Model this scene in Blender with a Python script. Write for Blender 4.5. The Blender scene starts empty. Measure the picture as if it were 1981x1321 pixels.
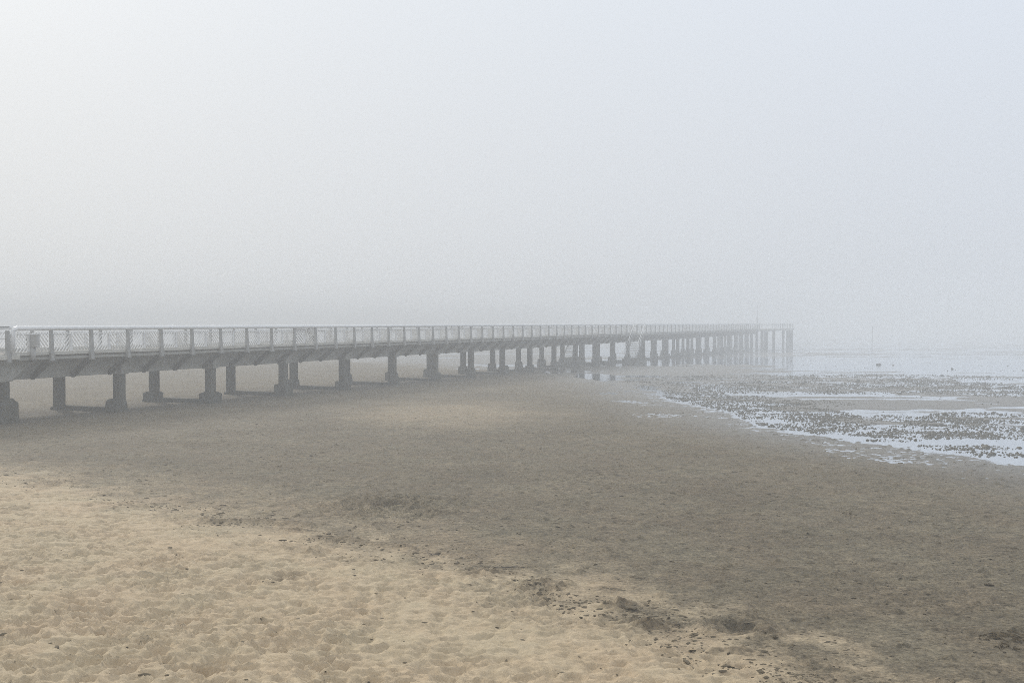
import bpy, math, random
import numpy as np

random.seed(7)
scene = bpy.context.scene
COL = scene.collection
R = math.radians

# ------------------------------------------------------------------ camera
F = 1926.0                      # focal length in photo pixels (1981 wide)
CAMZ = 4.0
TILT = math.atan((660.5 - 624.0) / F)
cam_d = bpy.data.cameras.new("camera")
cam_d.sensor_width = 36.0
cam_d.lens = 36.0 * F / 1981.0
cam_d.clip_start = 0.1
cam_d.clip_end = 6000
cam = bpy.data.objects.new("camera", cam_d)
COL.objects.link(cam)
cam.location = (0, 0, CAMZ)
cam.rotation_euler = (R(90) - TILT, 0, 0)
scene.camera = cam


def base_z(y):
    """gentle fall of the beach and tidal flat towards the sea"""
    return 0.4 - 0.0092 * np.minimum(y, 320.0)


def at(px, py, off=0.0):
    """photo pixel -> point of the sloping flat it shows (design aid)"""
    cx, cy = (px - 990.5) / F, (660.5 - py) / F
    dy = math.cos(TILT) + cy * math.sin(TILT)
    dz = -math.sin(TILT) + cy * math.cos(TILT)
    m = -dz / dy
    y = (CAMZ - 0.4 - off) / (m - 0.0092)
    return (cx / dy * y, y)


# ------------------------------------------------------------------ noise
def _h(ix, iy, seed):
    with np.errstate(over='ignore'):
        h = (ix.astype(np.int64) * 374761393 + iy.astype(np.int64) * 668265263 + seed * 974634777) & 0xFFFFFFFF
        h = ((h ^ (h >> 13)) * 1274126177) & 0xFFFFFFFF
        h = ((h ^ (h >> 16)) * 2246822519) & 0xFFFFFFFF
        h = h ^ (h >> 15)
    return h


def _u(ix, iy, seed):
    return _h(ix, iy, seed).astype(np.float64) / 4294967296.0


def pn(x, y, seed=0):
    x0, y0 = np.floor(x), np.floor(y)
    fx, fy = x - x0, y - y0
    ix, iy = x0.astype(np.int64), y0.astype(np.int64)

    def g(a, b, dx, dy):
        ang = _u(ix + a, iy + b, seed) * 2 * np.pi
        return np.cos(ang) * dx + np.sin(ang) * dy
    u = fx * fx * fx * (fx * (fx * 6 - 15) + 10)
    v = fy * fy * fy * (fy * (fy * 6 - 15) + 10)
    a = g(0, 0, fx, fy) * (1 - u) + g(1, 0, fx - 1, fy) * u
    b = g(0, 1, fx, fy - 1) * (1 - u) + g(1, 1, fx - 1, fy - 1) * u
    return (a * (1 - v) + b * v) * 1.5


def fbm(x, y, seed=0, n=4):
    s = 0
    a = 1.0
    t = 0
    for i in range(n):
        s = s + a * pn(x, y, seed + i * 17)
        t += a
        a *= 0.5
        x, y = x * 2.03 + 5.1, y * 2.03 + 1.7
    return s / t


def ss(a, b, x):
    t = np.clip((x - a) / (b - a), 0, 1)
    return t * t * (3 - 2 * t)


def worley(x, y, seed):
    """F1, F2 and the random value of the nearest cell"""
    x0, y0 = np.floor(x).astype(np.int64), np.floor(y).astype(np.int64)
    f1 = np.full(x.shape, 9.0)
    f2 = np.full(x.shape, 9.0)
    rv = np.zeros(x.shape)
    for i in (-1, 0, 1):
        for j in (-1, 0, 1):
            cx, cy = x0 + i, y0 + j
            d = np.hypot(cx + 0.1 + 0.8 * _u(cx, cy, seed) - x, cy + 0.1 + 0.8 * _u(cx, cy, seed + 1) - y)
            near = d < f1
            f2 = np.where(near, f1, np.minimum(f2, d))
            rv = np.where(near, _u(cx, cy, seed + 2), rv)
            f1 = np.where(near, d, f1)
    return f1, f2, rv


# ------------------------------------------------------------------ terrain
DRY_PX = [(-330, 880), (0, 928), (200, 968), (400, 1016), (600, 1058), (800, 1100), (1000, 1140), (1150, 1182),
          (1300, 1243), (1450, 1298), (1600, 1350), (1900, 1470)]
DRY = np.array([at(*p) for p in DRY_PX])
WET_PX = [(1981, 900), (1741, 866), (1541, 836), (1441, 811), (1341, 784), (1250, 757), (1130, 722)]
WET = [(17.5, 15.0), (15.8, 22.0)] + [at(*p) for p in WET_PX] + [(-5.1, 109), (-19.7, 131), (-60, 170), (-400, 330)]
WET = np.array(WET)


def dry_s(x, y):
    """distance inside the soft dry sand (positive = dry)"""
    xb = np.interp(-y, -DRY[:, 1], DRY[:, 0], left=DRY[0, 0] - 2, right=DRY[-1, 0])
    far = np.where(y > DRY[0, 1], (y - DRY[0, 1]) * 1.7, 0)
    return (xb - far - x) * 0.72


def wet_s(x, y):
    xe = np.interp(y, WET[:, 1], WET[:, 0])
    return (x - xe) * np.where(y > 95, 0.5, 0.97)


def wet_n(x, y):
    return wet_s(x, y) + fbm(x / 4, y / 7, 8, 5) * np.interp(y, [28, 45, 80, 130], [1.0, 1.0, 2.2, 5.0])


def ell(px, py, rx, ry):
    x, y = at(px, py)
    _, y0 = at(px, py + ry)
    _, y1 = at(px, py - ry)
    return x, y, rx / F * y, (y1 - y0) / 2


MUD = [ell(1290, 716, 190, 12), ell(1180, 742, 90, 8), ell(1400, 705, 120, 7), ell(1720, 783, 260, 11), ell(1950, 775, 90, 9), ell(1560, 790, 90, 5)]
POOL = [ell(1900, 868, 190, 14), ell(1740, 856, 190, 12), ell(1600, 838, 120, 7), ell(1480, 782, 90, 4), ell(1400, 752, 70, 5),
        ell(1560, 762, 160, 5), ell(1152, 728, 46, 6), ell(900, 707, 170, 3.5), ell(960, 684.5, 200, 1.2), ell(830, 692, 90, 1.0), ell(1900, 797, 70, 3), ell(1640, 803, 110, 4), ell(1650, 700, 500, 9), ell(1800, 712, 350, 5)]
CLODS = [(1420, 776, 110, 11, 1), (1340, 764, 60, 8, .9), (1500, 800, 120, 13, 1), (1590, 824, 110, 9, 1), (1670, 836, 90, 6, 1),
         (1720, 812, 150, 8, .8), (1880, 830, 110, 15, 1), (1800, 842, 110, 6, 1), (1920, 808, 90, 9, .8), (1840, 866, 110, 4, 1),
         (1920, 879, 80, 5, .9), (1730, 852, 50, 2, .4), (1350, 745, 130, 9, .7), (1500, 750, 190, 9, .9), (1700, 748, 240, 11, 1),
         (1900, 752, 130, 17, 1), (1650, 730, 280, 5, .7), (1400, 732, 150, 5, .6), (1270, 742, 50, 6, .5), (1560, 782, 70, 5, .6)]
CLODE = [ell(*c[:4]) + (c[4],) for c in CLODS]
# churned, damp and dug spots: px, py, rx, ry, roughness m, mound m, damp (negative = pale: foam, churned sand, painted puddle sheen)
ROUGH = [(605, 1086, 26, 9, .02, .13, .5), (550, 1142, 26, 10, .05, -.05, .7), (470, 1120, 60, 12, .02, 0, .3), (720, 1105, 90, 14, .02, .02, .35),
         (930, 1118, 60, 10, .035, .04, .75), (1050, 1143, 70, 12, .045, .05, .7), (1000, 1170, 90, 14, .03, 0, .3),
         (1195, 1180, 42, 10, .05, .07, .95), (1255, 1222, 66, 13, .05, .07, .85), (1180, 1215, 80, 18, .03, 0, .4),
         (250, 985, 50, 8, .03, .03, .55), (120, 940, 60, 8, .025, .03, .4), (20, 1000, 30, 8, .02, .02, .5), (400, 1013, 20, 5, .02, .1, .6),
         (760, 985, 135, 25, .055, .0, -.75), (735, 972, 24, 3, .05, .03, .5), (830, 1002, 30, 3, .06, .02, .5), (690, 965, 70, 8, .02, 0, -.5), (850, 975, 80, 8, .03, 0, -.5), (840, 995, 60, 10, .035, .02, .35), (560, 1035, 40, 7, .03, .04, .6), (680, 1055, 50, 6, .02, .03, .55),
         (1470, 1235, 40, 12, .04, .04, .5), (1425, 1222, 80, 22, .03, 0, .15), (1345, 1000, 42, 4, .02, 0, -.9), (228, 833, 36, 3, .01, 0, -.8), (1400, 846, 60, 4, .0, 0, -.4), (1560, 893, 60, 4, .0, 0, -.4), (1420, 1270, 60, 8, .03, .03, .5), (330, 860, 60, 4, .02, .02, .3), (390, 863, 50, 4, .03, .02, .5),
         (240, 832, 60, 4, .02, .0, -.3), (205, 1010, 16, 5, .03, -.04, .5), (510, 1001, 28, 6, .02, .02, .2), (1700, 1130, 200, 40, .012, 0, .1),
         (1830, 1170, 130, 40, .015, 0, .2), (1580, 1190, 180, 30, .008, 0, .3), (1900, 1230, 140, 25, .012, 0, .35)]
ROUGHE = [ell(*c[:4]) + tuple(c[4:]) for c in ROUGH]
PITS = [(755, 979, 46, 9, -.11), (1425, 1222, 52, 17, -.09), (1540, 892, 46, 5, -.012), (1400, 847, 50, 4, -.012), (228, 834, 50, 4, -.04)]
PITE = [ell(*c[:4]) + (c[4],) for c in PITS]
RIDGE = [at(415, 1017), at(470, 1016), at(530, 1018), at(600, 1024)]
RIDGE2 = [at(610, 1050), at(660, 1055), at(720, 1062), at(790, 1068)]


def edist(x, y, e):
    return np.hypot((x - e[0]) / e[2], (y - e[1]) / e[3])


def polyd(x, y, pts):
    best = np.full(x.shape, 1e9)
    for (ax, ay), (bx, by) in zip(pts[:-1], pts[1:]):
        ux, uy = bx - ax, by - ay
        t = np.clip(((x - ax) * ux + (y - ay) * uy) / (ux * ux + uy * uy), 0, 1)
        best = np.minimum(best, np.hypot(x - ax - t * ux, y - ay - t * uy))
    return best


def terrain(x, y, fine=True):
    x = np.asarray(x, float)
    y = np.asarray(y, float)
    z = base_z(y)
    wob = fbm(x / 2.2, y / 2.2, 3, 4)
    s = dry_s(x, y) + wob * 1.5
    dry = ss(-0.5, 0.75, s)
    z = z + 0.42 * ss(-1.0, 9.0, s) + 0.05 * ss(-0.6, 1.2, s)
    w = wet_n(x, y)
    sea = ss(-0.6, 0.8, w)
    # beach well above the film of water; the flat undulates about it
    rise = 0.004 + 0.056 * ss(0, 10, -w)
    streak = fbm(x / 5.5, y / 2.0, 21, 4) * 0.055 + fbm(x / 30, y / 9, 22, 3) * 0.05
    mud = np.zeros(x.shape)
    pool = np.zeros(x.shape)
    nz = 0.45 * fbm(x / 2.0, y / 1.6, 31, 3)
    for e in MUD:
        mud = np.maximum(mud, ss(1.1, 0.5, edist(x, y, e) + nz))
    for e in POOL:
        pool = np.maximum(pool, ss(1.15, 0.6, edist(x, y, e) + nz))
    strip = ss(-.1, .35, w) * ss(1.25, .75, w / np.interp(y, [27, 30, 33, 36, 45, 60, 80], [10, 9, 7.5, 4.0, 1.3, .8, .6]) + .5 * nz) * ss(95, 80, y)
    pool = np.maximum(pool, strip)
    streak = streak + .016 * fbm(x / 1.1, y / .5, 25, 3)
    mud = np.maximum(mud, .75 * ss(12, -2, x - .02 * y) * ss(84, 96, y) * (1 - pool))
    flat = -0.008 + streak + mud * 0.06 - pool * 0.075
    film = fbm(x / 1.6, y / .5, 27, 4)
    dev = rise * (1 - sea) + flat * sea + .016 * film * ss(-3.5, -.3, w) * (1 - sea) + .012 * film * sea
    tp = ss(1.1, .6, edist(x, y, ell(1152, 728, 46, 6)) + nz)
    dev = dev - (dev + 0.03) * tp * (1 - sea)
    z = z + dev
    z = z + np.maximum(.05 * fbm(x / 8, y / 8, 41, 3), -.016) * (1 - sea) * ss(-0.5, -3, w)
    damp = np.zeros(x.shape)
    rough = np.zeros(x.shape)
    n2 = 0.6 * fbm(x / 0.35, y / 0.35, 51, 3)
    n3 = 0.5 * fbm(x / 0.13, y / 0.13, 53, 2)
    grit = np.clip(.65 + 1.6 * fbm(x / .17, y / .14, 57, 3), 0, 1.2)
    for e in ROUGHE:
        d = edist(x, y, e)
        m = ss(1.35, 0.4, d + n2 + n3)
        rough = np.maximum(rough, m * e[4])
        md = m * e[6] * grit
        damp = np.where(np.abs(md) > np.abs(damp), md, damp)
        z = z + e[5] * ss(1.3, 0.0, d + 0.4 * n2)
    band = ss(1.5, 0.1, np.abs(s - .2 + .5 * n2)) * ss(.0, .35, fbm(x / 1.3, y / 1.3, 59, 3))
    bg_ = band * np.clip(-.1 + 2.2 * fbm(x / .2, y / .16, 58, 3), 0, 1)
    damp = np.maximum(damp, .9 * bg_)
    rough = np.maximum(rough, .03 * band)
    for e in PITE:
        d = edist(x, y, e) + 0.35 * n2 + .4 * n3
        z = z + e[4] * ss(1.0, 0.45, d) + abs(e[4]) * 0.32 * np.exp(-((d - 1.25) / 0.28) ** 2)
        damp = np.maximum(damp, 0.3 * ss(1.1, 0.6, d) * grit)
    for rd, hh in ((RIDGE, .07), (RIDGE2, .05)):
        d = polyd(x, y, rd) + 0.08 * n2
        z = z + hh * ss(0.22, 0.02, d)
        damp = np.maximum(damp, 0.6 * ss(0.16, 0.02, d))
    if fine:
        # trampled dry sand: overlapping footprints with sharp crests
        q = dry > 0.02
        xd, yd = x[q], y[q]
        wx = xd + 0.10 * fbm(xd / 0.5, yd / 0.5, 61, 3)
        wy = yd + 0.10 * fbm(xd / 0.5, yd / 0.5, 67, 3)
        f1, f2, r1 = worley(wx / 0.255, wy / 0.245, 71)
        a = np.minimum(f2 - f1, 0.75)
        h = -0.125 * (a ** 0.58) * (0.45 + 0.9 * r1)
        f1, f2, r2 = worley(wx / 0.125 + 7, wy / 0.12, 77)
        b = np.minimum(f2 - f1, 0.7)
        h = h - 0.050 * (b ** 0.65) * (0.3 + r2)
        h = h - 0.030 * ss(0.34, 0.1, f1) * (r2 > 0.9)
        h = h + 0.03 * fbm(xd / 1.1, yd / 1.1, 81, 3) + 0.007 * fbm(xd / 0.07, yd / 0.07, 83, 2)
        h = h * (.75 + .45 * ss(-.35, .35, fbm(xd / 1.7, yd / 1.7, 85, 2)))
        fade = ss(0.02, 0.9, dry[q]) * (0.55 + 0.45 * ss(0, 4, s[q]))
        hz = np.zeros(x.shape)
        hz[q] = h * fade
        z = z + hz
        near = y < 70
        xn, yn = x[near], y[near]
        wetf = (1 - dry[near]) * (1 - 0.8 * sea[near])
        amp = 0.020 * (0.4 + 1.4 * ss(-.3, .5, fbm(xn / 3, yn / 3, 91, 3)))
        k = amp * fbm(xn / 0.22, yn / 0.13, 93, 3)
        f1, f2, r3 = worley(xn / 0.45, yn / 0.38, 97)
        sz = 0.12 + 0.2 * r3
        k = k + np.where(_u(np.floor(r3 * 1e6).astype(np.int64), np.zeros(r3.shape, np.int64), 5) < 0.34, 1, 0) * 0.045 * ss(sz, 0.02, f1 + 0.15 * fbm(xn / .06, yn / .06, 99, 2)) * np.where(r3 > .5, 1, -1)
        kz = np.zeros(x.shape)
        kz[near] = k * wetf
        z = z + kz
        z = z + rough * (fbm(x / 0.115, y / 0.09, 101, 3) * 2.7)
    pale = 0.34 * ss(1.2, 0.2, edist(x, y, ell(870, 800, 240, 28)) + 0.5 * fbm(x / 4, y / 4, 111, 3))
    blot = 0.9 * n2 + 1.5 * fbm(x / .7, y / .7, 115, 4)
    dryc = np.clip(.40 * ss(-1, 0, (s + blot - .3) / (np.interp(y, [9, 13, 20], [1.1, 2.6, 5.0]))) + .53 * ss(-1.6, 1.4, s + blot) + pale * (1 - sea), 0, 1)
    wetc = ss(-7.0, 0.5, w)
    return z, dryc, wetc, damp


def gz(x, y):
    return float(terrain(np.array([x]), np.array([y]), False)[0][0])


# ------------------------------------------------------------------ materials
def mat(name):
    m = bpy.data.materials.new(name)
    m.use_nodes = True
    nt = m.node_tree
    return m, nt, nt.nodes["Principled BSDF"], nt.nodes["Material Output"]


def N(nt, t, **kw):
    n = nt.nodes.new(t)
    for k, v in kw.items():
        if k.startswith("_"):
            setattr(n, k[1:], v)
        else:
            n.inputs[k].default_value = v
    return n


def noise(nt, vec, scale, detail=4, rough=0.55):
    n = N(nt, "ShaderNodeTexNoise", Scale=scale, Detail=detail, Roughness=rough)
    nt.links.new(vec, n.inputs["Vector"])
    return n.outputs["Fac"]


def remap(nt, v, a, b, lo, hi):
    n = nt.nodes.new("ShaderNodeMapRange")
    n.inputs["From Min"].default_value = a
    n.inputs["From Max"].default_value = b
    n.inputs["To Min"].default_value = lo
    n.inputs["To Max"].default_value = hi
    nt.links.new(v, n.inputs["Value"])
    return n.outputs["Result"]


def mixc(nt, fac, a, b, mode='MIX'):
    n = nt.nodes.new("ShaderNodeMix")
    n.data_type = 'RGBA'
    n.blend_type = mode
    for sock, v in ((n.inputs[0], fac), (n.inputs[6], a), (n.inputs[7], b)):
        if hasattr(v, "links"):
            nt.links.new(v, sock)
        elif isinstance(v, (int, float)):
            sock.default_value = v
        else:
            sock.default_value = (*v, 1)
    return n.outputs[2]


def math_n(nt, op, a, b=0.0):
    n = nt.nodes.new("ShaderNodeMath")
    n.operation = op
    for s, v in ((n.inputs[0], a), (n.inputs[1], b)):
        if hasattr(v, "links"):
            nt.links.new(v, s)
        else:
            s.default_value = v
    return n.outputs[0]


def bump(nt, h, strength, dist, bsdf):
    b = nt.nodes.new("ShaderNodeBump")
    b.inputs["Strength"].default_value = strength
    b.inputs["Distance"].default_value = dist
    nt.links.new(h, b.inputs["Height"])
    nt.links.new(b.outputs["Normal"], bsdf.inputs["Normal"])


def tex_contrast(nt, dryness, a, b):
    """wet sand is blotchy with grains and casts, dry sand nearly even"""
    m = math_n(nt, 'SUBTRACT', math_n(nt, 'MULTIPLY', a, b), 1.0)
    k = remap(nt, dryness, .2, .95, 1.3, .30)
    return math_n(nt, 'ADD', math_n(nt, 'MULTIPLY', m, k), 1.0)


def ground_material():
    m, nt, bs, out = mat("sand")
    L = nt.links.new
    geo = nt.nodes.new("ShaderNodeNewGeometry").outputs["Position"]
    a_dry = N(nt, "ShaderNodeAttribute", _attribute_name="dry").outputs["Fac"]
    a_wet = N(nt, "ShaderNodeAttribute", _attribute_name="wet").outputs["Fac"]
    a_damp = N(nt, "ShaderNodeAttribute", _attribute_name="damp").outputs["Fac"]
    n_big = noise(nt, geo, 0.35, 4)
    n_mid = noise(nt, geo, 2.2, 5, 0.65)
    n_fine = noise(nt, geo, 22, 4, 0.7)
    n_grain = noise(nt, geo, 160, 2, 0.8)
    dry = mixc(nt, remap(nt, n_mid, .35, .65, 0, 1), (.505, .402, .268), (.54, .437, .300))
    wet = mixc(nt, remap(nt, n_big, .35, .65, 0, 1), (.140, .114, .076), (.186, .156, .107))
    wet = mixc(nt, remap(nt, n_mid, .4, .68, 0, .6), wet, (.118, .098, .066))
    c = mixc(nt, a_dry, wet, dry)
    c = mixc(nt, math_n(nt, 'MULTIPLY', a_wet, .75), c, (.105, .098, .082))
    dm = math_n(nt, 'MULTIPLY', a_damp, .9)
    n = nt.nodes.new("ShaderNodeClamp")
    L(dm, n.inputs["Value"])
    c = mixc(nt, n.outputs[0], c, (.115, .088, .056))
    lt = nt.nodes.new("ShaderNodeClamp")
    L(math_n(nt, 'MULTIPLY', a_damp, -.9), lt.inputs["Value"])
    c = mixc(nt, lt.outputs[0], c, (.36, .35, .32))  # negative damp: pale foam and churned sand, puddle sheen put into the colour
    # grains, shell grit and specks of weed
    n_clod = math_n(nt, 'MULTIPLY', math_n(nt, 'ADD', noise(nt, geo, 13, 5, 0.8), noise(nt, geo, 4.5, 5, .75)), .5)
    v = tex_contrast(nt, a_dry, remap(nt, n_fine, .3, .72, .64, 1.40), remap(nt, n_clod, .36, .64, .60, 1.38))
    v = math_n(nt, 'MULTIPLY', v, remap(nt, n_grain, .25, .75, .84, 1.16))
    comb = nt.nodes.new("ShaderNodeCombineColor")
    for i in range(3):
        L(v, comb.inputs[i])
    c = mixc(nt, 1.0, c, comb.outputs[0], 'MULTIPLY')
    n_sp = noise(nt, geo, 7, 4, 0.7)
    speck = math_n(nt, 'MULTIPLY', remap(nt, n_sp, .60, .68, 0, .8), remap(nt, a_dry, 0, .8, 1, .15))
    c = mixc(nt, speck, c, (.06, .05, .032))
    n_s2 = noise(nt, geo, 2.6, 7, 0.72)
    s2 = math_n(nt, 'MULTIPLY', remap(nt, n_s2, .56, .65, 0, .7), remap(nt, a_dry, 0, .6, 1, .0))
    c = mixc(nt, s2, c, (.095, .082, .058))
    n_hue = noise(nt, geo, .9, 3, .6)
    hue = mixc(nt, remap(nt, n_hue, .35, .65, 0, 1), (1.018, .992, .98), (.982, 1.005, 1.005))
    c = mixc(nt, 1.0, c, hue, 'MULTIPLY')
    L(c, bs.inputs["Base Color"])
    r = remap(nt, a_wet, 0, 1, .85, .38)
    L(r, bs.inputs["Roughness"])
    L(remap(nt, a_wet, 0, 1, .12, .5), bs.inputs["Specular IOR Level"])
    h = math_n(nt, 'ADD', math_n(nt, 'MULTIPLY', n_fine, 1.0), math_n(nt, 'MULTIPLY', n_grain, .3))
    h = math_n(nt, 'MULTIPLY', h, remap(nt, a_wet, 0, 1, 1, .25))
    bump(nt, h, .8, .02, bs)
    return m


def water_material():
    m, nt, bs, out = mat("shallow_water")
    geo = nt.nodes.new("ShaderNodeNewGeometry").outputs["Position"]
    mp = nt.nodes.new("ShaderNodeMapping")
    mp.inputs["Scale"].default_value = (1.0, 1.8, 1.0)
    nt.links.new(geo, mp.inputs["Vector"])
    h = math_n(nt, 'ADD', noise(nt, mp.outputs[0], 1.7, 3), math_n(nt, 'MULTIPLY', noise(nt, mp.outputs[0], 8, 2), .35))
    bs.inputs["Base Color"].default_value = (.12, .115, .10, 1)
    bs.inputs["Roughness"].default_value = .06
    gl = N(nt, "ShaderNodeBsdfGlossy", Color=(.84, .89, .96, 1), Roughness=.05)
    b = nt.nodes.new("ShaderNodeBump")
    b.inputs["Strength"].default_value = .3
    b.inputs["Distance"].default_value = .015
    nt.links.new(h, b.inputs["Height"])
    nt.links.new(b.outputs[0], bs.inputs["Normal"])
    nt.links.new(b.outputs[0], gl.inputs["Normal"])
    mx = nt.nodes.new("ShaderNodeMixShader")
    mx.inputs[0].default_value = .72
    nt.links.new(bs.outputs[0], mx.inputs[1])
    nt.links.new(gl.outputs[0], mx.inputs[2])
    nt.links.new(mx.outputs[0], out.inputs["Surface"])
    return m


def rough_material(name, c1, c2, scale=3.0, rough=.85, stain=None, bump_d=.01, streak=False, spec=.25):
    m, nt, bs, out = mat(name)
    geo = nt.nodes.new("ShaderNodeNewGeometry").outputs["Position"]
    vec = geo
    if streak:
        mp = nt.nodes.new("ShaderNodeMapping")
        mp.inputs["Scale"].default_value = (1, 1, .25)
        nt.links.new(geo, mp.inputs["Vector"])
        vec = mp.outputs[0]
    n1 = noise(nt, vec, scale, 6, .65)
    n2 = noise(nt, geo, scale * 9, 4, .7)
    c = mixc(nt, remap(nt, n1, .35, .68, 0, 1), c1, c2)
    c = mixc(nt, remap(nt, n2, .5, .75, 0, .45), c, tuple(v * .55 for v in c1))
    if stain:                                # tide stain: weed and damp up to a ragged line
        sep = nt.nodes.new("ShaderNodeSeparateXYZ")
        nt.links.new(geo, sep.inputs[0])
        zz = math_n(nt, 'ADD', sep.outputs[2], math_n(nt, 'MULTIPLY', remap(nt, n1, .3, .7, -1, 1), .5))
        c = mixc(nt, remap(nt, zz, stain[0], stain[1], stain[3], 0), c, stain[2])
    nt.links.new(c, bs.inputs["Base Color"])
    bs.inputs["Roughness"].default_value = rough
    bs.inputs["Specular IOR Level"].default_value = spec
    bump(nt, n2, .7, bump_d, bs)
    return m


M = {}
M['sand'] = ground_material()
M['water'] = water_material()
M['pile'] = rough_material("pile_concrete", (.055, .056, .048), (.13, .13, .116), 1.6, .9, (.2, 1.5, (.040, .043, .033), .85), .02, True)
M['girder'] = rough_material("girder_concrete", (.25, .255, .235), (.35, .35, .33), 1.2, .9, None, .015)  # tone lifted: ground bounce light is put into the colour, brackets kept darker
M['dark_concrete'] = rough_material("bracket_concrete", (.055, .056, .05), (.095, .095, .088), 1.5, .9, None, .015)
M['curb'] = rough_material("curb_concrete", (.46, .455, .42), (.58, .57, .53), 1.5, .85, None, .01)
M['deck'] = rough_material("deck_boards", (.20, .19, .17), (.29, .275, .25), 2.0, .85, None, .01)
M['post'] = rough_material("post_grey_paint", (.29, .295, .29), (.36, .365, .36), 2.5, .6, None, .004)
M['rail'] = rough_material("handrail_pale_metal", (.76, .78, .80), (.84, .85, .86), 2.0, .35, None, .002, False, .5)
M['slat'] = rough_material("slat_white_paint", (.76, .77, .78), (.83, .84, .84), 3.0, .5, None, .002, False, .4)
M['box'] = rough_material("cabinet_grey_paint", (.38, .385, .38), (.45, .455, .45), 3.0, .55, None, .003)
M['wood'] = rough_material("weathered_wood", (.075, .065, .055), (.13, .115, .1), 4.0, .8, None, .006)
M['weed'] = rough_material("seaweed", (.062, .046, .024), (.125, .096, .056), 14.0, .95, None, .01, False, .05)
M['mudlump'] = rough_material("wet_mud", (.115, .110, .094), (.18, .17, .145), 7.0, .6, None, .01)
M['crumb'] = rough_material("damp_sand_crumb", (.12, .098, .066), (.20, .168, .118), 9.0, .95, None, .006, False, .05)
M['scrap'] = rough_material("weed_scraps", (.034, .026, .014), (.075, .057, .033), 9.0, .95, None, .006, False, .03)
M['rock'] = rough_material("dark_rock", (.09, .092, .09), (.15, .15, .145), 5.0, .8, None, .02)
M['steel'] = rough_material("dull_steel", (.16, .165, .17), (.24, .245, .25), 4.0, .5, None, .003)


# ------------------------------------------------------------------ mesh helpers
class MB:
    def __init__(self):
        self.v, self.f = [], []

    def box(self, x0, x1, y0, y1, z0, z1):
        self.hexa([(x0, y0, z0), (x1, y0, z0), (x1, y1, z0), (x0, y1, z0), (x0, y0, z1), (x1, y0, z1), (x1, y1, z1), (x0, y1, z1)])
        return self

    def hexa(self, p):
        b = len(self.v)
        self.v += [tuple(q) for q in p]
        for f in ((0, 3, 2, 1), (4, 5, 6, 7), (0, 1, 5, 4), (1, 2, 6, 5), (2, 3, 7, 6), (3, 0, 4, 7)):
            self.f.append(tuple(b + i for i in f))
        return self

    def rings(self, rings, cap=True):
        b = len(self.v)
        n = len(rings[0])
        for r in rings:
            self.v += [tuple(q) for q in r]
        for i in range(len(rings) - 1):
            for j in range(n):
                k = (j + 1) % n
                self.f.append((b + i * n + j, b + i * n + k, b + (i + 1) * n + k, b + (i + 1) * n + j))
        if cap:
            self.f.append(tuple(b + j for j in reversed(range(n))))
            self.f.append(tuple(b + (len(rings) - 1) * n + j for j in range(n)))
        return self

    def tube(self, pts, r, n=10):
        """round bar through the points"""
        rings = []
        P = [np.array(p, float) for p in pts]
        rr = r if isinstance(r, (list, tuple)) else [r] * len(P)
        for i, p in enumerate(P):
            d = P[min(i + 1, len(P) - 1)] - P[max(i - 1, 0)]
            d = d / np.linalg.norm(d)
            up = np.array((0, 0, 1.0)) if abs(d[2]) < .9 else np.array((0, 1.0, 0))
            a = np.cross(up, d)
            a /= np.linalg.norm(a)
            b = np.cross(d, a)
            rings.append([p + rr[i] * (math.cos(t) * a + math.sin(t) * b) for t in (2 * math.pi * k / n for k in range(n))])
        return self.rings(rings)

    def build(self, name, material, parent=None, bevel=0.0, smooth=False):
        me = bpy.data.meshes.new(name)
        me.from_pydata(self.v, [], self.f)
        me.materials.append(material)
        if smooth:
            for p in me.polygons:
                p.use_smooth = True
        me.update()
        o = bpy.data.objects.new(name, me)
        COL.objects.link(o)
        if parent is not None:
            o.parent = parent
        if bevel:
            md = o.modifiers.new("bevel", 'BEVEL')
            md.width = bevel
            md.segments = 2
            md.limit_method = 'ANGLE'
        return o


def tag(o, label=None, cat=None, group=None, kind=None):
    for k, v in (("label", label), ("category", cat), ("group", group), ("kind", kind)):
        if v:
            o[k] = v
    return o


def empty(name, loc, rz=0.0):
    o = bpy.data.objects.new(name, None)
    o.location = loc
    o.rotation_euler = (0, 0, rz)
    o.empty_display_size = .3
    COL.objects.link(o)
    return o


def inst(src, parent, loc):
    c = src.copy()
    COL.objects.link(c)
    c.parent = parent
    c.location = loc
    return c


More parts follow.
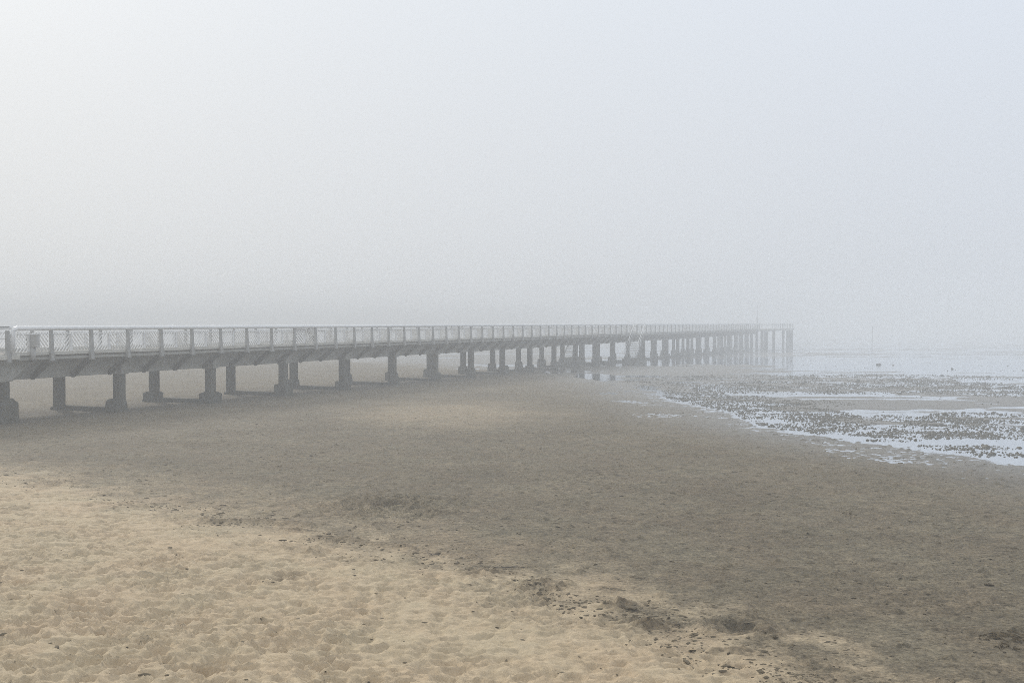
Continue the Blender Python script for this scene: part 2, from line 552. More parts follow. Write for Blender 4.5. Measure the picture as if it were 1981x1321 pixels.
# ------------------------------------------------------------------ ground sheet
def build_ground():
    rows = [-12.0]
    while rows[-1] < 1500:
        y = rows[-1]
        if y < 6.5:
            st = .25 if y < 4 else .08
        elif y < 26:
            st = max(.017, .0021 * y)
        elif y < 60:
            st = .0026 * y
        elif y < 300:
            st = .006 * y
        else:
            st = .03 * y
        rows.append(y + st)
    ys = np.array(rows)
    nc = 760
    c = np.linspace(-1, 1, nc)
    c = np.sign(c) * (0.72 * np.abs(c) + 0.28 * np.abs(c) ** 3)
    X = c[None, :] * (ys[:, None] + 16) * 0.85
    Y = np.repeat(ys[:, None], nc, 1)
    z, dry, wet, damp = terrain(X.ravel(), Y.ravel())
    nr = len(ys)
    co = np.stack([X.ravel(), Y.ravel(), z], 1).astype(np.float32)
    idx = np.arange(nr * nc).reshape(nr, nc)
    q = np.stack([idx[:-1, :-1], idx[:-1, 1:], idx[1:, 1:], idx[1:, :-1]], -1).reshape(-1, 4)
    me = bpy.data.meshes.new("ground")
    me.vertices.add(len(co))
    me.vertices.foreach_set("co", co.ravel())
    me.loops.add(q.size)
    me.loops.foreach_set("vertex_index", q.ravel().astype(np.int32))
    me.polygons.add(len(q))
    me.polygons.foreach_set("loop_start", (np.arange(len(q)) * 4).astype(np.int32))
    me.polygons.foreach_set("use_smooth", np.ones(len(q), bool))
    me.update(calc_edges=True)
    for nm, arr in (("dry", dry), ("wet", wet), ("damp", damp)):
        a = me.attributes.new(nm, 'FLOAT', 'POINT')
        a.data.foreach_set("value", arr.astype(np.float32))
    me.materials.append(M['sand'])
    o = bpy.data.objects.new("ground", me)
    COL.objects.link(o)
    tag(o, kind="structure")
    return o


build_ground()


def build_water():
    """film of water left on the flat by the tide"""
    mb = MB()
    ys = [14, 20, 30, 45, 70, 100, 140, 200, 320, 600, 1000, 1480]
    n = 12
    for y in ys:
        xe = float(np.interp(y, WET[:, 1], WET[:, 0]))
        x0 = max(xe - 14 - .15 * y, -.84 * (y + 16))
        x1 = .84 * (y + 16) + 2
        if x1 < x0 + 2:
            x1 = x0 + 2
        for i in range(n + 1):
            mb.v.append((x0 + (x1 - x0) * i / n, y, float(base_z(y))))
    for r in range(len(ys) - 1):
        for i in range(n):
            a = r * (n + 1) + i
            mb.f.append((a, a + 1, a + n + 2, a + n + 1))
    o = mb.build("water", M['water'])
    tag(o, kind="structure")


build_water()


# ------------------------------------------------------------------ pier
TH = math.atan((1821 - 990.5) / F)
SN, CS = math.sin(TH), math.cos(TH)
PQ = 32.2                      # distance of the near railing line from the camera


def wp(t, q):
    return (t * SN - (PQ + q) * CS, t * CS + (PQ + q) * SN)


def Z(rel):
    return CAMZ + rel


ox, oy = wp(0, 0)
pier = empty("pier", (ox, oy, 0), math.pi / 2 - TH)
tag(pier, "long grey concrete pier with white slatted railings running out over the tidal flat into fog", "pier")

T_A, T_B = 27.0, 195.0         # slatted part
WID = 5.5

# deck slab, curbs, girders
MB().box(0, 195.2, .08, WID - .08, Z(-1.42), Z(-1.27)).build("deck", M['deck'], pier)
mb = MB()
for a in np.arange(T_A, T_B - .1, 8.0):
    mb.box(a, min(a + 7.985, T_B), -.02, .075, Z(-1.445), Z(-1.345))
mb.build("fascia", M['girder'], pier, .008)
MB().box(0, T_B, WID - .075, WID + .02, Z(-1.445), Z(-1.345)).build("fascia", M['girder'], pier, .008)
mb = MB()
for k in range(84):
    mb.box(27.76 + 2 * k - .99, 27.76 + 2 * k + .99, -.045, .13, Z(-1.268), Z(-1.13 + random.uniform(-.006, .006)))
mb.build("curb", M['curb'], pier, .012)
MB().box(0, T_B, WID - .13, WID + .045, Z(-1.268), Z(-1.13)).build("curb", M['curb'], pier, .012)
for q in (1.15, 4.75):
    mb = MB()
    for j in range(-4, 27):
        a = 27.52 + 5.975 * j
        mb.box(max(a + .01, 2.0), a + 5.965, q - .15, q + .15, Z(-2.225 + random.uniform(-.012, .012)), Z(-1.425))
    mb.build("girder", M['girder'], pier, .015)


def pile_mb(rad, z0, z1, n=12, jit=.02):
    rg = []
    k = 7
    for i in range(k):
        z = z0 + (z1 - z0) * i / (k - 1)
        r = rad * (1 + random.uniform(-jit, jit))
        ring = []
        for j in range(n):
            t = 2 * math.pi * (j + .5) / n
            c, s = math.cos(t), math.sin(t)
            m = max(abs(c), abs(s))
            f = (1 / m) ** .72           # squared shaft with rounded corners
            ring.append((r * c * f, r * s * f, z))
        rg.append(ring)
    return MB().rings(rg)


def footing_mb(w, h, skew, top, deep=.35):
    """cast collar round the foot of a pile, weathered and lopsided"""
    n = 16
    rg = []
    for (z, s) in ((-deep, 1.02), (.05 * h, 1.03), (.35 * h, 1.0), (.82 * h, .97), (.93 * h, .6 + .38 * top), (h, .40 + .5 * top)):
        ring = []
        for j in range(n):
            t = 2 * math.pi * j / n
            c, si = math.cos(t), math.sin(t)
            f = (1 / max(abs(c), abs(si))) ** .92
            r = w * s * (1 + random.uniform(-.05, .05))
            r = max(r, .255)
            ring.append((r * c * f + skew[0], r * si * f + skew[1], z + random.uniform(-.02, .02)))
        rg.append(ring)
    return MB().rings(rg)


for j in range(-4, 28):
    t = 27.52 + 5.975 * j
    if t < 3:
        continue
    gs = []
    for q in (1.15, 4.75):
        x, y = wp(t, q)
        g = gz(x, y)
        gs.append(g)
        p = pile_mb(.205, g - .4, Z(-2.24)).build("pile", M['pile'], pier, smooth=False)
        p.location = (t, q, 0)
        h = random.uniform(.5, .75) + .25 * ss(60, 120, t)
        w = random.uniform(.285, .37)
        sk = (random.uniform(-.09, .09), random.uniform(-.09, .09))
        if j == 0 and q < 2:
            w, h, sk = .40, .95, (.02, 0)
        if j in (1, 3) and q > 1:
            w, h, sk = .27, .14, (0, 0)
        if j == 1 and q < 2:
            w, h, sk = .33, .58, (-.10, .08)
        if j == 2 and q < 2:
            w, h, sk = .41, .56, (.02, 0)
        if j == 3 and q < 2:
            w, h, sk = .38, .66, (.0, 0)
        top = .75 if w > .3 else .5
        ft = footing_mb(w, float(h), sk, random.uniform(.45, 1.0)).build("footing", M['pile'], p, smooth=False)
        ft.location = (0, 0, g)
    # cross head and ground tie of the frame; tie built up to stand in for the shadow line at the feet
    c = MB().box(t - .215, t + .215, .80, 5.1, Z(-2.262), Z(-1.78)).build("cross_head", M['girder'], pier, .02)
    tie = MB().hexa([(t - .17, 1.3, gs[0] - .4), (t + .17, 1.3, gs[0] - .4), (t + .17, 4.6, gs[1] - .4), (t - .17, 4.6, gs[1] - .4),
                     (t - .15, 1.3, gs[0] + .17), (t + .15, 1.3, gs[0] + .17), (t + .15, 4.6, gs[1] + .17 + .04), (t - .15, 4.6, gs[1] + .17 + .04)])
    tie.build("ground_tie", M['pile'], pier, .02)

# sloping brackets that carry the deck edge, one under every railing post
def bracket_mb(sgn, q0):
    w = .065
    prof = [(.0, -1.447), (.16, -1.447), (.995, -2.06), (.995, -2.25), (.93, -2.27), (.0, -1.585)]
    v = []
    for s in (-w, w):
        v += [(s, q0 + sgn * a, Z(b)) for a, b in prof]
    n = len(prof)
    m = MB()
    m.v = v
    m.f = [tuple(range(n)), tuple(range(2 * n - 1, n - 1, -1))] + [(i, i + n, (i + 1) % n + n, (i + 1) % n) for i in range(n)]
    return m


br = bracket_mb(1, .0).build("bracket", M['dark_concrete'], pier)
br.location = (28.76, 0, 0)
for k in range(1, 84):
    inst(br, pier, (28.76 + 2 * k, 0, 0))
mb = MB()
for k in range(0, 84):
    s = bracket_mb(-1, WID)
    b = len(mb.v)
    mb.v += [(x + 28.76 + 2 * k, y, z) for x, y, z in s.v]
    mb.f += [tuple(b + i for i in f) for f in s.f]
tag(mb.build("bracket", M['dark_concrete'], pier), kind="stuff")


# slatted railings
def post_mb(s):
    q = lambda a, b: (a, b) if s < 0 else (-b, -a)
    m = MB()
    a0, a1 = q(-.10, -.05)
    b0, b1 = q(-.17, -.046)
    m.hexa([(-.085, b0, Z(-1.47)), (.085, b0, Z(-1.47)), (.085, b1, Z(-1.47)), (-.085, b1, Z(-1.47)),
            (-.055, a0 - .02, Z(-.30)), (.055, a0 - .02, Z(-.30)), (.055, a1 + .03, Z(-.30)), (-.055, a1 + .03, Z(-.30))])
    c0, c1 = q(-.21, -.046)
    m.box(-.10, .10, c0, c1, Z(-1.50), Z(-1.474))
    m.box(.088, .102, b0, b1, Z(-1.44), Z(-1.2))
    return m


def panel_mb(s):
    """one bay of fins leaning in to a tapered middle stanchion, under a thin top bar"""
    m = MB()
    z0, z1 = Z(-1.128), Z(-.455)
    lean = .84
    d0, d1 = (-.05, .012) if s < 0 else (-.012, .05)
    w = .008
    for side in (-1, 1):
        xa, xb = (.10, .935) if side < 0 else (1.065, 1.90)
        for i in range(-6, 14):
            # fin foot at xf, leaning towards the middle going up
            xf = (.10 + .155 * i) if side < 0 else (1.90 - .155 * i)
            dx = lean * (1 if side < 0 else -1)
            p0, p1 = 0.0, (z1 - z0)
            # clip to the half bay
            lo, hi = p0, p1
            for xlim, keep_gt in ((xa, True), (xb, False)):
                h = (xlim - xf) / dx
                if (dx > 0) == keep_gt:
                    lo = max(lo, h)
                else:
                    hi = min(hi, h)
            if hi - lo < .04:
                continue
            pa = (xf + dx * lo, z0 + lo)
            pb = (xf + dx * hi, z0 + hi)
            m.hexa([(pa[0] - w, d0, pa[1]), (pa[0] + w, d0, pa[1]), (pa[0] + w, d1, pa[1]), (pa[0] - w, d1, pa[1]),
                    (pb[0] - w, d0, pb[1]), (pb[0] + w, d0, pb[1]), (pb[0] + w, d1, pb[1]), (pb[0] - w, d1, pb[1])])
    e0, e1 = d0 - .012, d1 + .012
    m.box(.075, 1.925, e0, e1, Z(-.453), Z(-.425))
    m.hexa([(.935, e0, z0), (1.065, e0, z0), (1.065, e1, z0), (.935, e1, z0), (.965, e0, Z(-.455)), (1.035, e0, Z(-.455)), (1.035, e1, Z(-.455)), (.965, e1, Z(-.455))])
    for x in (.3, .55, .8, 1.2, 1.45, 1.7):
        m.box(x - .015, x + .015, e0, e1, Z(-.423), Z(-.40))
    return m


def railing(s, q0, gap):
    """continuous handrail with its posts and slat panels; s = side that faces out"""
    hr = MB()
    qc = -.06 * (-s)
    off = -.055 if s < 0 else .055
    hw = 28.76
    if s < 0:
        hr.tube([(27.0, off, Z(-1.22)), (27.0, off, Z(-.42)), (27.02, off, Z(-.31)), (27.08, off, Z(-.245)), (27.2, off, Z(-.225)), (hw + 80, off, Z(-.225))], .092, 14)
        hr.tube([(hw + 82, off, Z(-.225)), (T_B - .2, off, Z(-.225))], .092, 14)
    else:
        hr.tube([(20.0, off, Z(-.225)), (hw + 80, off, Z(-.225))], .092, 14)
        hr.tube([(hw + 82, off, Z(-.225)), (T_B - .2, off, Z(-.225))], .092, 14)
    r = hr.build("railing", M['rail'], pier, smooth=True)
    r.location = (0, q0, 0)
    p0 = post_mb(s).build("post", M['post'], r)
    p0.location = (hw, 0, 0)
    n0 = panel_mb(s).build("slat_panel", M['slat'], r)
    n0.location = (hw, 0, 0)
    full = 84 if s < 0 else 16
    for k in range(-1, 84):
        if k and k < full:
            inst(p0, r, (hw + 2 * k, 0, 0))
        if k and k < min(full, 83) and k != gap:
            inst(n0, r, (hw + 2 * k, 0, 0))
    if full < 84:
        for src, nm, mt in ((post_mb(s), "post", M['post']), (panel_mb(s), "slat_panel", M['slat'])):
            mb = MB()
            for k in range(full, 84 if nm == "post" else 83):
                if nm == "slat_panel" and k == gap:
                    continue
                b = len(mb.v)
                mb.v += [(x + hw + 2 * k, y, z) for x, y, z in src.v]
                mb.f += [tuple(b + i for i in f) for f in src.f]
            tag(mb.build(nm, mt, r), kind="stuff")
    return r


railing(-1, 0.0, 40)
railing(1, WID, 40)

# approach: wider ledge, plain wire railing
ap = MB().box(0, 27.25, -.16, .075, Z(-1.40), Z(-1.225)).box(0, 26.9, .131, .3, Z(-1.268), Z(-1.20)).build("approach_ledge", M['curb'], pier, .015)
MB().hexa([(23.0, .35, Z(-2.6)), (27.28, .35, Z(-2.22)), (27.28, 5.1, Z(-2.22)), (23.0, 5.1, Z(-2.6)),
           (23.0, .35, Z(-1.43)), (28.4, .35, Z(-1.43)), (28.4, 5.1, Z(-1.43)), (23.0, 5.1, Z(-1.43))]).build("approach_haunch", M['girder'], pier, .02)
for (q, sg) in ((-.06, -1), (WID + .06, 1)):
    ar = MB().tube([(0, 0, Z(-.16)), (26.85, 0, Z(-.16))], .03, 8)
    for zz in (-.62, -.93):
        ar.tube([(0, 0, Z(zz)), (26.85, 0, Z(zz))], .013, 6)
    a = ar.build("approach_railing", M['post'], pier, smooth=True)
    a.location = (0, q, 0)
    pm = MB().box(-.05, .05, -.035, .035, Z(-1.23), Z(-.17)).build("post", M['post'], a, .006)
    pm.location = (26.0, 0, 0)
    for k in range(1, 14):
        inst(pm, a, (26.0 - 1.9 * k, 0, 0))
    wm = MB()
    for k in range(0, 120):
        x = .2 + .22 * k
        if x + .8 < 26.8:
            wm.tube([(x + .7, 0, Z(-1.2)), (x, 0, Z(-.25))], .006, 4)
    wm.build("diagonal_wires", M['post'], a)


# stairs down to the flat, one on each side, with landing and concrete plinth
def stair(side):
    q0, q1 = (-1.55, -.28) if side < 0 else (WID + .28, WID + 1.55)
    tt = 108.76
    zb, zt = Z(-3.92), Z(-1.30)
    n = 13
    run = 3.55
    st = MB()
    for q in (q0, q1 - .05):
        st.hexa([(tt - run, q, zb - .02), (tt - run + .32, q, zb - .02), (tt - run + .32, q + .05, zb - .02), (tt - run, q + .05, zb - .02),
                 (tt - .16, q, zt), (tt + .10, q, zt), (tt + .10, q + .05, zt), (tt - .16, q + .05, zt)])
    s = st.build("staircase", M['steel'], pier)
    for i in range(n):
        z = zb + (zt - zb) * (i + .55) / n
        x = tt - run + run * (i + .6) / n
        MB().box(x - .13, x + .17, q0 + .055, q1 - .055, z - .03, z + .03).build("tread", M['girder'], s)
    for q in (q0 + .02, q1 - .03):
        h = MB().tube([(tt - run + .05, q, zb + .05), (tt - run + .05, q, zb + .98), (tt, q, zt + 1.06), (tt + 2.0, q, zt + 1.06)], .036, 8)
        h.tube([(tt - 1.7, q, zb + 1.2), (tt - 1.7, q, zb + 2.3)], .022, 6)
        h.tube([(tt - run + .05, q, zb + .5), (tt, q, zt + .55)], .016, 6)
        h.build("handrail", M['slat'], s, smooth=True)
    lq = (q0, q1 + .14) if side < 0 else (q0 - .14, q1)
    MB().box(tt + .11, tt + 2.1, lq[0], lq[1], zt - .12, zt).build("landing", M['girder'], s, .01)
    x, y = wp(tt - 2, (q0 + q1) / 2)
    g = gz(x, y)
    MB().box(tt - run - .6, tt + .2, q0 - .2, q1 + .1, g - .4, zb - .03).build("plinth", M['pile'], s, .03)
    MB().box(tt + 1.7, tt + 2.0, (q0 + q1) / 2 - .15, (q0 + q1) / 2 + .15, g - .4, zt - .125).build("landing_column", M['pile'], s, .02)


stair(-1)
stair(1)

# wider head at the far end
HA, HB, QA, QB = 195.25, 222.0, -3.0, 8.5
MB().box(HA, HB, QA, QB, Z(-1.62), Z(-1.262)).build("pier_head_deck", M['girder'], pier, .02)
for t in (196.2, 202.4, 208.6, 214.8, 218.6, 221.3):
    for q in (QA + .45, 2.75, QB - .45):
        if t == 202.4 and q < 0:
            continue
        x, y = wp(t, q)
        g = gz(x, y)
        p = pile_mb(.26, g - .5, Z(-1.63)).build("pile", M['pile'], pier)
        p.location = (t, q, 0)
mb = MB()
per = [(HA, -.05), (HA, QA + .08), (HB - .08, QA + .08), (HB - .08, QB - .08), (HA, QB - .08), (HA, WID + .05)]
for (a, b), (c, d) in zip(per[:-1], per[1:]):
    for zz, r in ((-.18, .04), (-.48, .02), (-.78, .02)):
        mb.tube([(a, b, Z(zz)), (c, d, Z(zz))], r, 6)
hr = mb.build("pier_head_railing", M['post'], pier, smooth=True)
pp = None
for (a, b), (c, d) in zip(per[:-1], per[1:]):
    L_ = math.hypot(c - a, d - b)
    k = max(1, round(L_ / 2.4))
    for i in range(k):
        f = i / k
        loc = (a + (c - a) * f, b + (d - b) * f, 0)
        if pp is None:
            pp = MB().box(-.05, .05, -.05, .05, Z(-1.265), Z(-.15)).build("post", M['post'], hr)
            pp.location = loc
        else:
            inst(pp, hr, loc)


def on_pier(t, q):
    x, y = wp(t, q)
    return (x, y)


RZ = math.pi / 2 - TH

# lamp masts on the pier head
def mast(t, q, h, arm, label):
    x, y = on_pier(t, q)
    e = empty("lamp_post", (x, y, Z(-1.262)), RZ)
    MB().tube([(0, 0, .0), (0, 0, .25), (0, 0, .27), (0, 0, h)], [.10, .09, .045, .022], 10).build("pole", M['steel'], e, smooth=True)
    MB().box(-.2, .2, -.2, .2, 0.002, .05).build("base_plate", M['steel'], e)
    a = MB().tube([(0, 0, h - .1), (-arm * .5, 0, h + .12), (-arm, 0, h + .15)], .03, 8).build("arm", M['steel'], e, smooth=True)
    MB().hexa([(-arm - .3, -.1, h + .08), (-arm + .05, -.1, h + .08), (-arm + .05, .1, h + .08), (-arm - .3, .1, h + .08),
               (-arm - .22, -.06, h + .19), (-arm, -.06, h + .19), (-arm, .06, h + .19), (-arm - .22, .06, h + .19)]).build("lamp_head", M['rail'], a)
    tag(e, label, "lamp post")


mast(203.5, 2.0, 2.2, .5, "short faint lamp post rising above the railing of the pier head")
mast(196.6, .6, 4.6, .35, "tall faint mast standing where the slatted railing meets the pier head")

# control cabinet beside the first railing post
x, y = on_pier(27.85, -.12)
cab = empty("control_cabinet", (x, y, Z(-1.46)), RZ)
MB().box(-.075, .075, -.29, .29, .50, 1.02).build("box", M['box'], cab, .012)
dr = MB().box(-.092, -.077, -.265, .265, .525, .995).build("door", M['box'], cab, .006)
MB().box(-.104, -.0925, .19, .215, .72, .82).build("handle", M['steel'], dr)
MB().tube([(0, -.02, 0), (0, -.02, .51)], .095, 14).build("post", M['box'], cab, smooth=True)
MB().box(-.14, .14, -.16, .16, -.05, .0).build("base_plate", M['dark_concrete'], cab)
tag(cab, "small grey metal cabinet on a round post at the shore end of the white railing", "cabinet")

# bench on the deck
x, y = on_pier(52.6, 4.75)
bn = empty("park_bench", (x, y, Z(-1.27)), RZ)
for s in (-.72, .72):
    MB().box(s - .05, s + .05, -.45, .05, 0, .40).build("leg", M['girder'], bn, .01)
    MB().hexa([(s - .04, .055, .0), (s + .04, .055, 0), (s + .04, .13, 0), (s - .04, .13, 0), (s - .04, .17, .95), (s + .04, .17, .95), (s + .04, .22, .95), (s - .04, .22, .95)]).build("back_support", M['wood'], bn)
mb = MB()
for i in range(4):
    mb.box(-.95, .95, -.45 + i * .125, -.45 + i * .125 + .105, .402, .445)
mb.build("seat", M['wood'], bn, .006)
mb = MB()
for i in range(4):
    z = .5 + i * .125
    y0 = .04 + .09 * (z / .95)
    mb.box(-.95, .95, y0 - .04, y0, z, z + .1)
mb.build("backrest", M['wood'], bn, .006)
tag(bn, "dark wooden slatted bench on the pier deck seen through the white railing", "bench")


# ------------------------------------------------------------------ things on the flat
def pole(px, py, h, r, lean, label):
    x, y = at(px, py)
    e = MB().tube([(0, 0, -.6), (lean * .3, 0, h * .3), (lean * .7, .02, h * .7), (lean, 0, h)], [r * 1.15, r * 1.05, r * .95, r * .8], 9)
    o = e.build("marker_pole", M['wood'], None, smooth=True)
    o.location = (x, y, float(base_z(y)))
    tag(o, label, "marker pole", "marker poles standing in the water")


pole(1687, 676, 4.7, .06, .05, "taller of the two thin marker poles standing in the water beyond the pier head")
pole(1666, 680, 3.0, .026, -.06, "thinner shorter marker pole nearer the pier, just left of the tall pole")


def lump_mesh(sx, sy, sz, seed, sub=2, rough=.35):
    import bmesh
    bm = bmesh.new()
    bmesh.ops.create_icosphere(bm, subdivisions=sub, radius=1)
    V = np.array([v.co[:] for v in bm.verts])
    n = pn(V[:, 0] * 1.7 + seed, V[:, 1] * 1.7 + V[:, 2] * 1.3, seed) + .6 * pn(V[:, 0] * 4 - seed, V[:, 1] * 4 + V[:, 2] * 3, seed + 3)
    for v, k in zip(bm.verts, n):
        c = v.co * (1 + rough * float(k))
        v.co = (c.x * sx, c.y * sy, max(c.z, -.25) * sz)
    fs = [tuple(v.index for v in f.verts) for f in bm.faces]
    vs = [v.co[:] for v in bm.verts]
    bm.free()
    return vs, fs


def lump(name, px, py, sx, sy, sz, seed, m, label, cat, group=None, rz=0.0, rough=.35, lift=0.0):
    x, y = at(px, py)
    vs, fs = lump_mesh(sx, sy, sz, seed, 3, rough)
    mb = MB()
    mb.v, mb.f = vs, fs
    o = mb.build(name, m, None, smooth=name != "rock")
    g = float(terrain(np.array([x]), np.array([y]))[0][0])
    o.location = (x, y, max(g, float(base_z(y))) + lift)
    o.rotation_euler = (0, 0, rz)
    tag(o, label, cat, group)
    return o


lump("rock", 1700, 706, .26, .2, .20, 3, M['rock'], "dark low rock in the shining water below the tall marker pole", "rock", "rocks on the wet flat")
lump("rock", 1842, 714, .12, .1, .12, 5, M['rock'], "small dark rock far out on the right, farthest right of the rocks", "rock", "rocks on the wet flat")
lump("rock", 1823, 727, .15, .12, .09, 9, M['rock'], "small dark rock at the near edge of the shining water band", "rock", "rocks on the wet flat")


def weed(px, py, w, d, h, seed, label, n=26, strands=10):
    """heap of seaweed: many small flat lumps and a few strands, one mesh"""
    rnd = random.Random(seed)
    x, y = at(px, py)
    mb = MB()
    for i in range(n):
        a, r = rnd.uniform(0, 6.28), math.sqrt(rnd.random())
        cx, cy = w * r * math.cos(a), d * r * math.sin(a)
        k = rnd.uniform(.35, 1.0)
        s = min(w, d) * .36 * k
        vs, fs = lump_mesh(s * rnd.uniform(1, 2.1), s * rnd.uniform(.7, 1.2), h * k * (1.15 - r * .8), seed * 31 + i, 1, .5)
        ca, sa = math.cos(a * 3), math.sin(a * 3)
        b = len(mb.v)
        g = gz(x + cx, y + cy) - gz(x, y)
        mb.v += [(cx + vx * ca - vy * sa, cy + vx * sa + vy * ca, g + vz) for vx, vy, vz in vs]
        mb.f += [tuple(b + q for q in f) for f in fs]
    for i in range(strands):
        a = rnd.uniform(0, 6.28)
        l = rnd.uniform(.25, .7) * w
        cx, cy = rnd.uniform(-w, w), rnd.uniform(-d, d)
        mb.tube([(cx, cy, .01), (cx + l * .4 * math.cos(a), cy + l * .4 * math.sin(a), .022), (cx + l * math.cos(a + .4), cy + l * math.sin(a + .4), .008)], .007, 5)
    o = mb.build("seaweed_clump", M['weed'])
    o.location = (x, y, gz(x, y) - .002)
    tag(o, label, "seaweed", "seaweed clumps washed up on the sand")


weed(1944, 1237, .22, .12, .028, 11, "ragged dark seaweed clump of many pieces by the right edge of the sand", 40, 14)
weed(1974, 1246, .10, .07, .035, 12, "dark seaweed clump cut off by the right edge of the photo", 16, 6)
weed(1941, 1252, .05, .05, .035, 13, "single small rounded dark seaweed lump just below the ragged clump", 7, 0)
weed(1932, 1259, .09, .05, .02, 14, "flat dark seaweed strip lying lowest left below the ragged clump", 12, 4)
weed(1964, 1262, .05, .05, .03, 15, "small seaweed lump, lowest right of the clumps by the right edge", 8, 2)
weed(1906, 1244, .06, .035, .012, 16, "thin faint seaweed scrap just left of the ragged clump", 7, 3)
weed(428, 983, .13, .09, .03, 18, "small dark seaweed scrap lying on the wet sand beyond the dry beach", 14, 0)
weed(1640, 999, .09, .05, .02, 19, "lone dark seaweed scrap on the open wet sand under the glinting water edge", 8, 3)
weed(1593, 949, .10, .06, .02, 20, "lone small weed scrap farthest out on the open wet sand", 8, 2)
weed(874, 1071, .07, .04, .02, 21, "small dark weed scrap on wet sand between the two dug holes", 8, 2)


def twig(px, py, ln, ang, r, label, bend=.06):
    x, y = at(px, py)
    c, s = math.cos(ang), math.sin(ang)
    pts, rr = [], []
    for i in range(7):
        f = i / 6 - .5
        ox_, oy_ = ln * f, bend * ln * math.sin(f * 7)
        X_, Y_ = x + ox_ * c - oy_ * s, y + ox_ * s + oy_ * c
        pts.append((ox_ * c - oy_ * s, ox_ * s + oy_ * c, gz(X_, Y_) - gz(x, y) + .02))
        rr.append(r * (1 - .5 * abs(f)))
    mb = MB().tube(pts, rr, 7)
    p = pts[2]
    mb.tube([p, (p[0] - .10 * c - .05 * s, p[1] + .1, p[2] + .03)], [r * .7, r * .3], 6)
    o = mb.build("twig", M['wood'], None, smooth=True)
    o.location = (x, y, gz(x, y))
    tag(o, label, "twig", "twigs lying on the sand")


twig(985, 1107, .46, .05, .008, "long thin dark twig lying on the wet sand edge")
twig(840, 1083, .18, .2, .008, "short dark twig lying near the edge of the dry sand")


# worm casts and mud clods poking through the film of water: nobody could count them
def clods():
    rng = np.random.default_rng(5)
    P = []
    for e in CLODE:
        area = math.pi * e[2] * e[3]
        dens = 85 if e[1] < 48 else 60
        if e[1] > 62:
            dens = 26
        n = int(area * dens * e[4] * 2.2)
        a = rng.uniform(0, 2 * math.pi, n)
        r = np.sqrt(rng.uniform(0, 1, n)) * 1.25
        P.append(np.stack([e[0] + e[2] * r * np.cos(a), e[1] + e[3] * r * np.sin(a)], 1))
    # thin scatter over the whole wet flat
    n = 9000
    y = 26 + 90 * rng.uniform(0, 1, n) ** .8
    x = rng.uniform(0, 1, n) * (y * .75) - 2
    P.append(np.stack([x, y], 1))
    n_sc = n
    P = np.concatenate(P)
    w = wet_n(P[:, 0], P[:, 1])
    den = .5 + 1.2 * fbm(P[:, 0] / 1.1, P[:, 1] / .9, 131, 3) + .9 * fbm(P[:, 0] / 4, P[:, 1] / 2.4, 137, 2)
    den = np.clip(den * 1.1, 0, 1)
    den[-n_sc:] *= .25
    keep = (w > .2) & (rng.uniform(0, 1, len(P)) < den)
    P = P[keep]
    if len(P) > 110000:
        P = P[rng.permutation(len(P))[:110000]]
    z = np.maximum(terrain(P[:, 0], P[:, 1], False)[0], base_z(P[:, 1]))
    vs0 = []
    for k in range(6):
        vs, fs = lump_mesh(1, 1, 1, 200 + k, 1, .45)
        vs0.append(np.array(vs))
    F0 = np.array(fs)
    nv = len(vs0[0])
    V, Fc = [], []
    sz = rng.lognormal(math.log(.018), .5, len(P)) * (1 + .0035 * np.maximum(P[:, 1] - 40, 0))
    rot = rng.uniform(0, 6.28, len(P))
    kk = rng.integers(0, 6, len(P))
    asp = rng.uniform(.8, 1.7, len(P))
    hh = rng.uniform(.55, 1.0, len(P))
    nb = 0
    for k in range(6):
        i = np.nonzero(kk == k)[0]
        b = vs0[k][None]
        c, sn = np.cos(rot[i])[:, None], np.sin(rot[i])[:, None]
        X = b[:, :, 0] * (sz[i] * asp[i])[:, None]
        Y = b[:, :, 1] * sz[i][:, None]
        V.append(np.stack([P[i, 0][:, None] + X * c - Y * sn, P[i, 1][:, None] + X * sn + Y * c, z[i][:, None] + b[:, :, 2] * (sz[i] * hh[i])[:, None]], 2).reshape(-1, 3))
        Fc.append((F0[None] + (nb + nv * np.arange(len(i)))[:, None, None]).reshape(-1, 3))
        nb += nv * len(i)
    V = np.concatenate(V).astype(np.float32)
    Q = np.concatenate(Fc).astype(np.int32)
    me = bpy.data.meshes.new("mud_clods")
    me.vertices.add(len(V))
    me.vertices.foreach_set("co", V.ravel())
    me.loops.add(Q.size)
    me.loops.foreach_set("vertex_index", Q.ravel())
    me.polygons.add(len(Q))
    me.polygons.foreach_set("loop_start", (np.arange(len(Q)) * 3).astype(np.int32))
    me.update(calc_edges=True)
    me.materials.append(M['mudlump'])
    o = bpy.data.objects.new("mud_clods", me)
    COL.objects.link(o)
    tag(o, "countless small dark mud clods and worm casts poking through the shallow water", "mud clods", None, "stuff")
    print("clods", len(P))


clods()


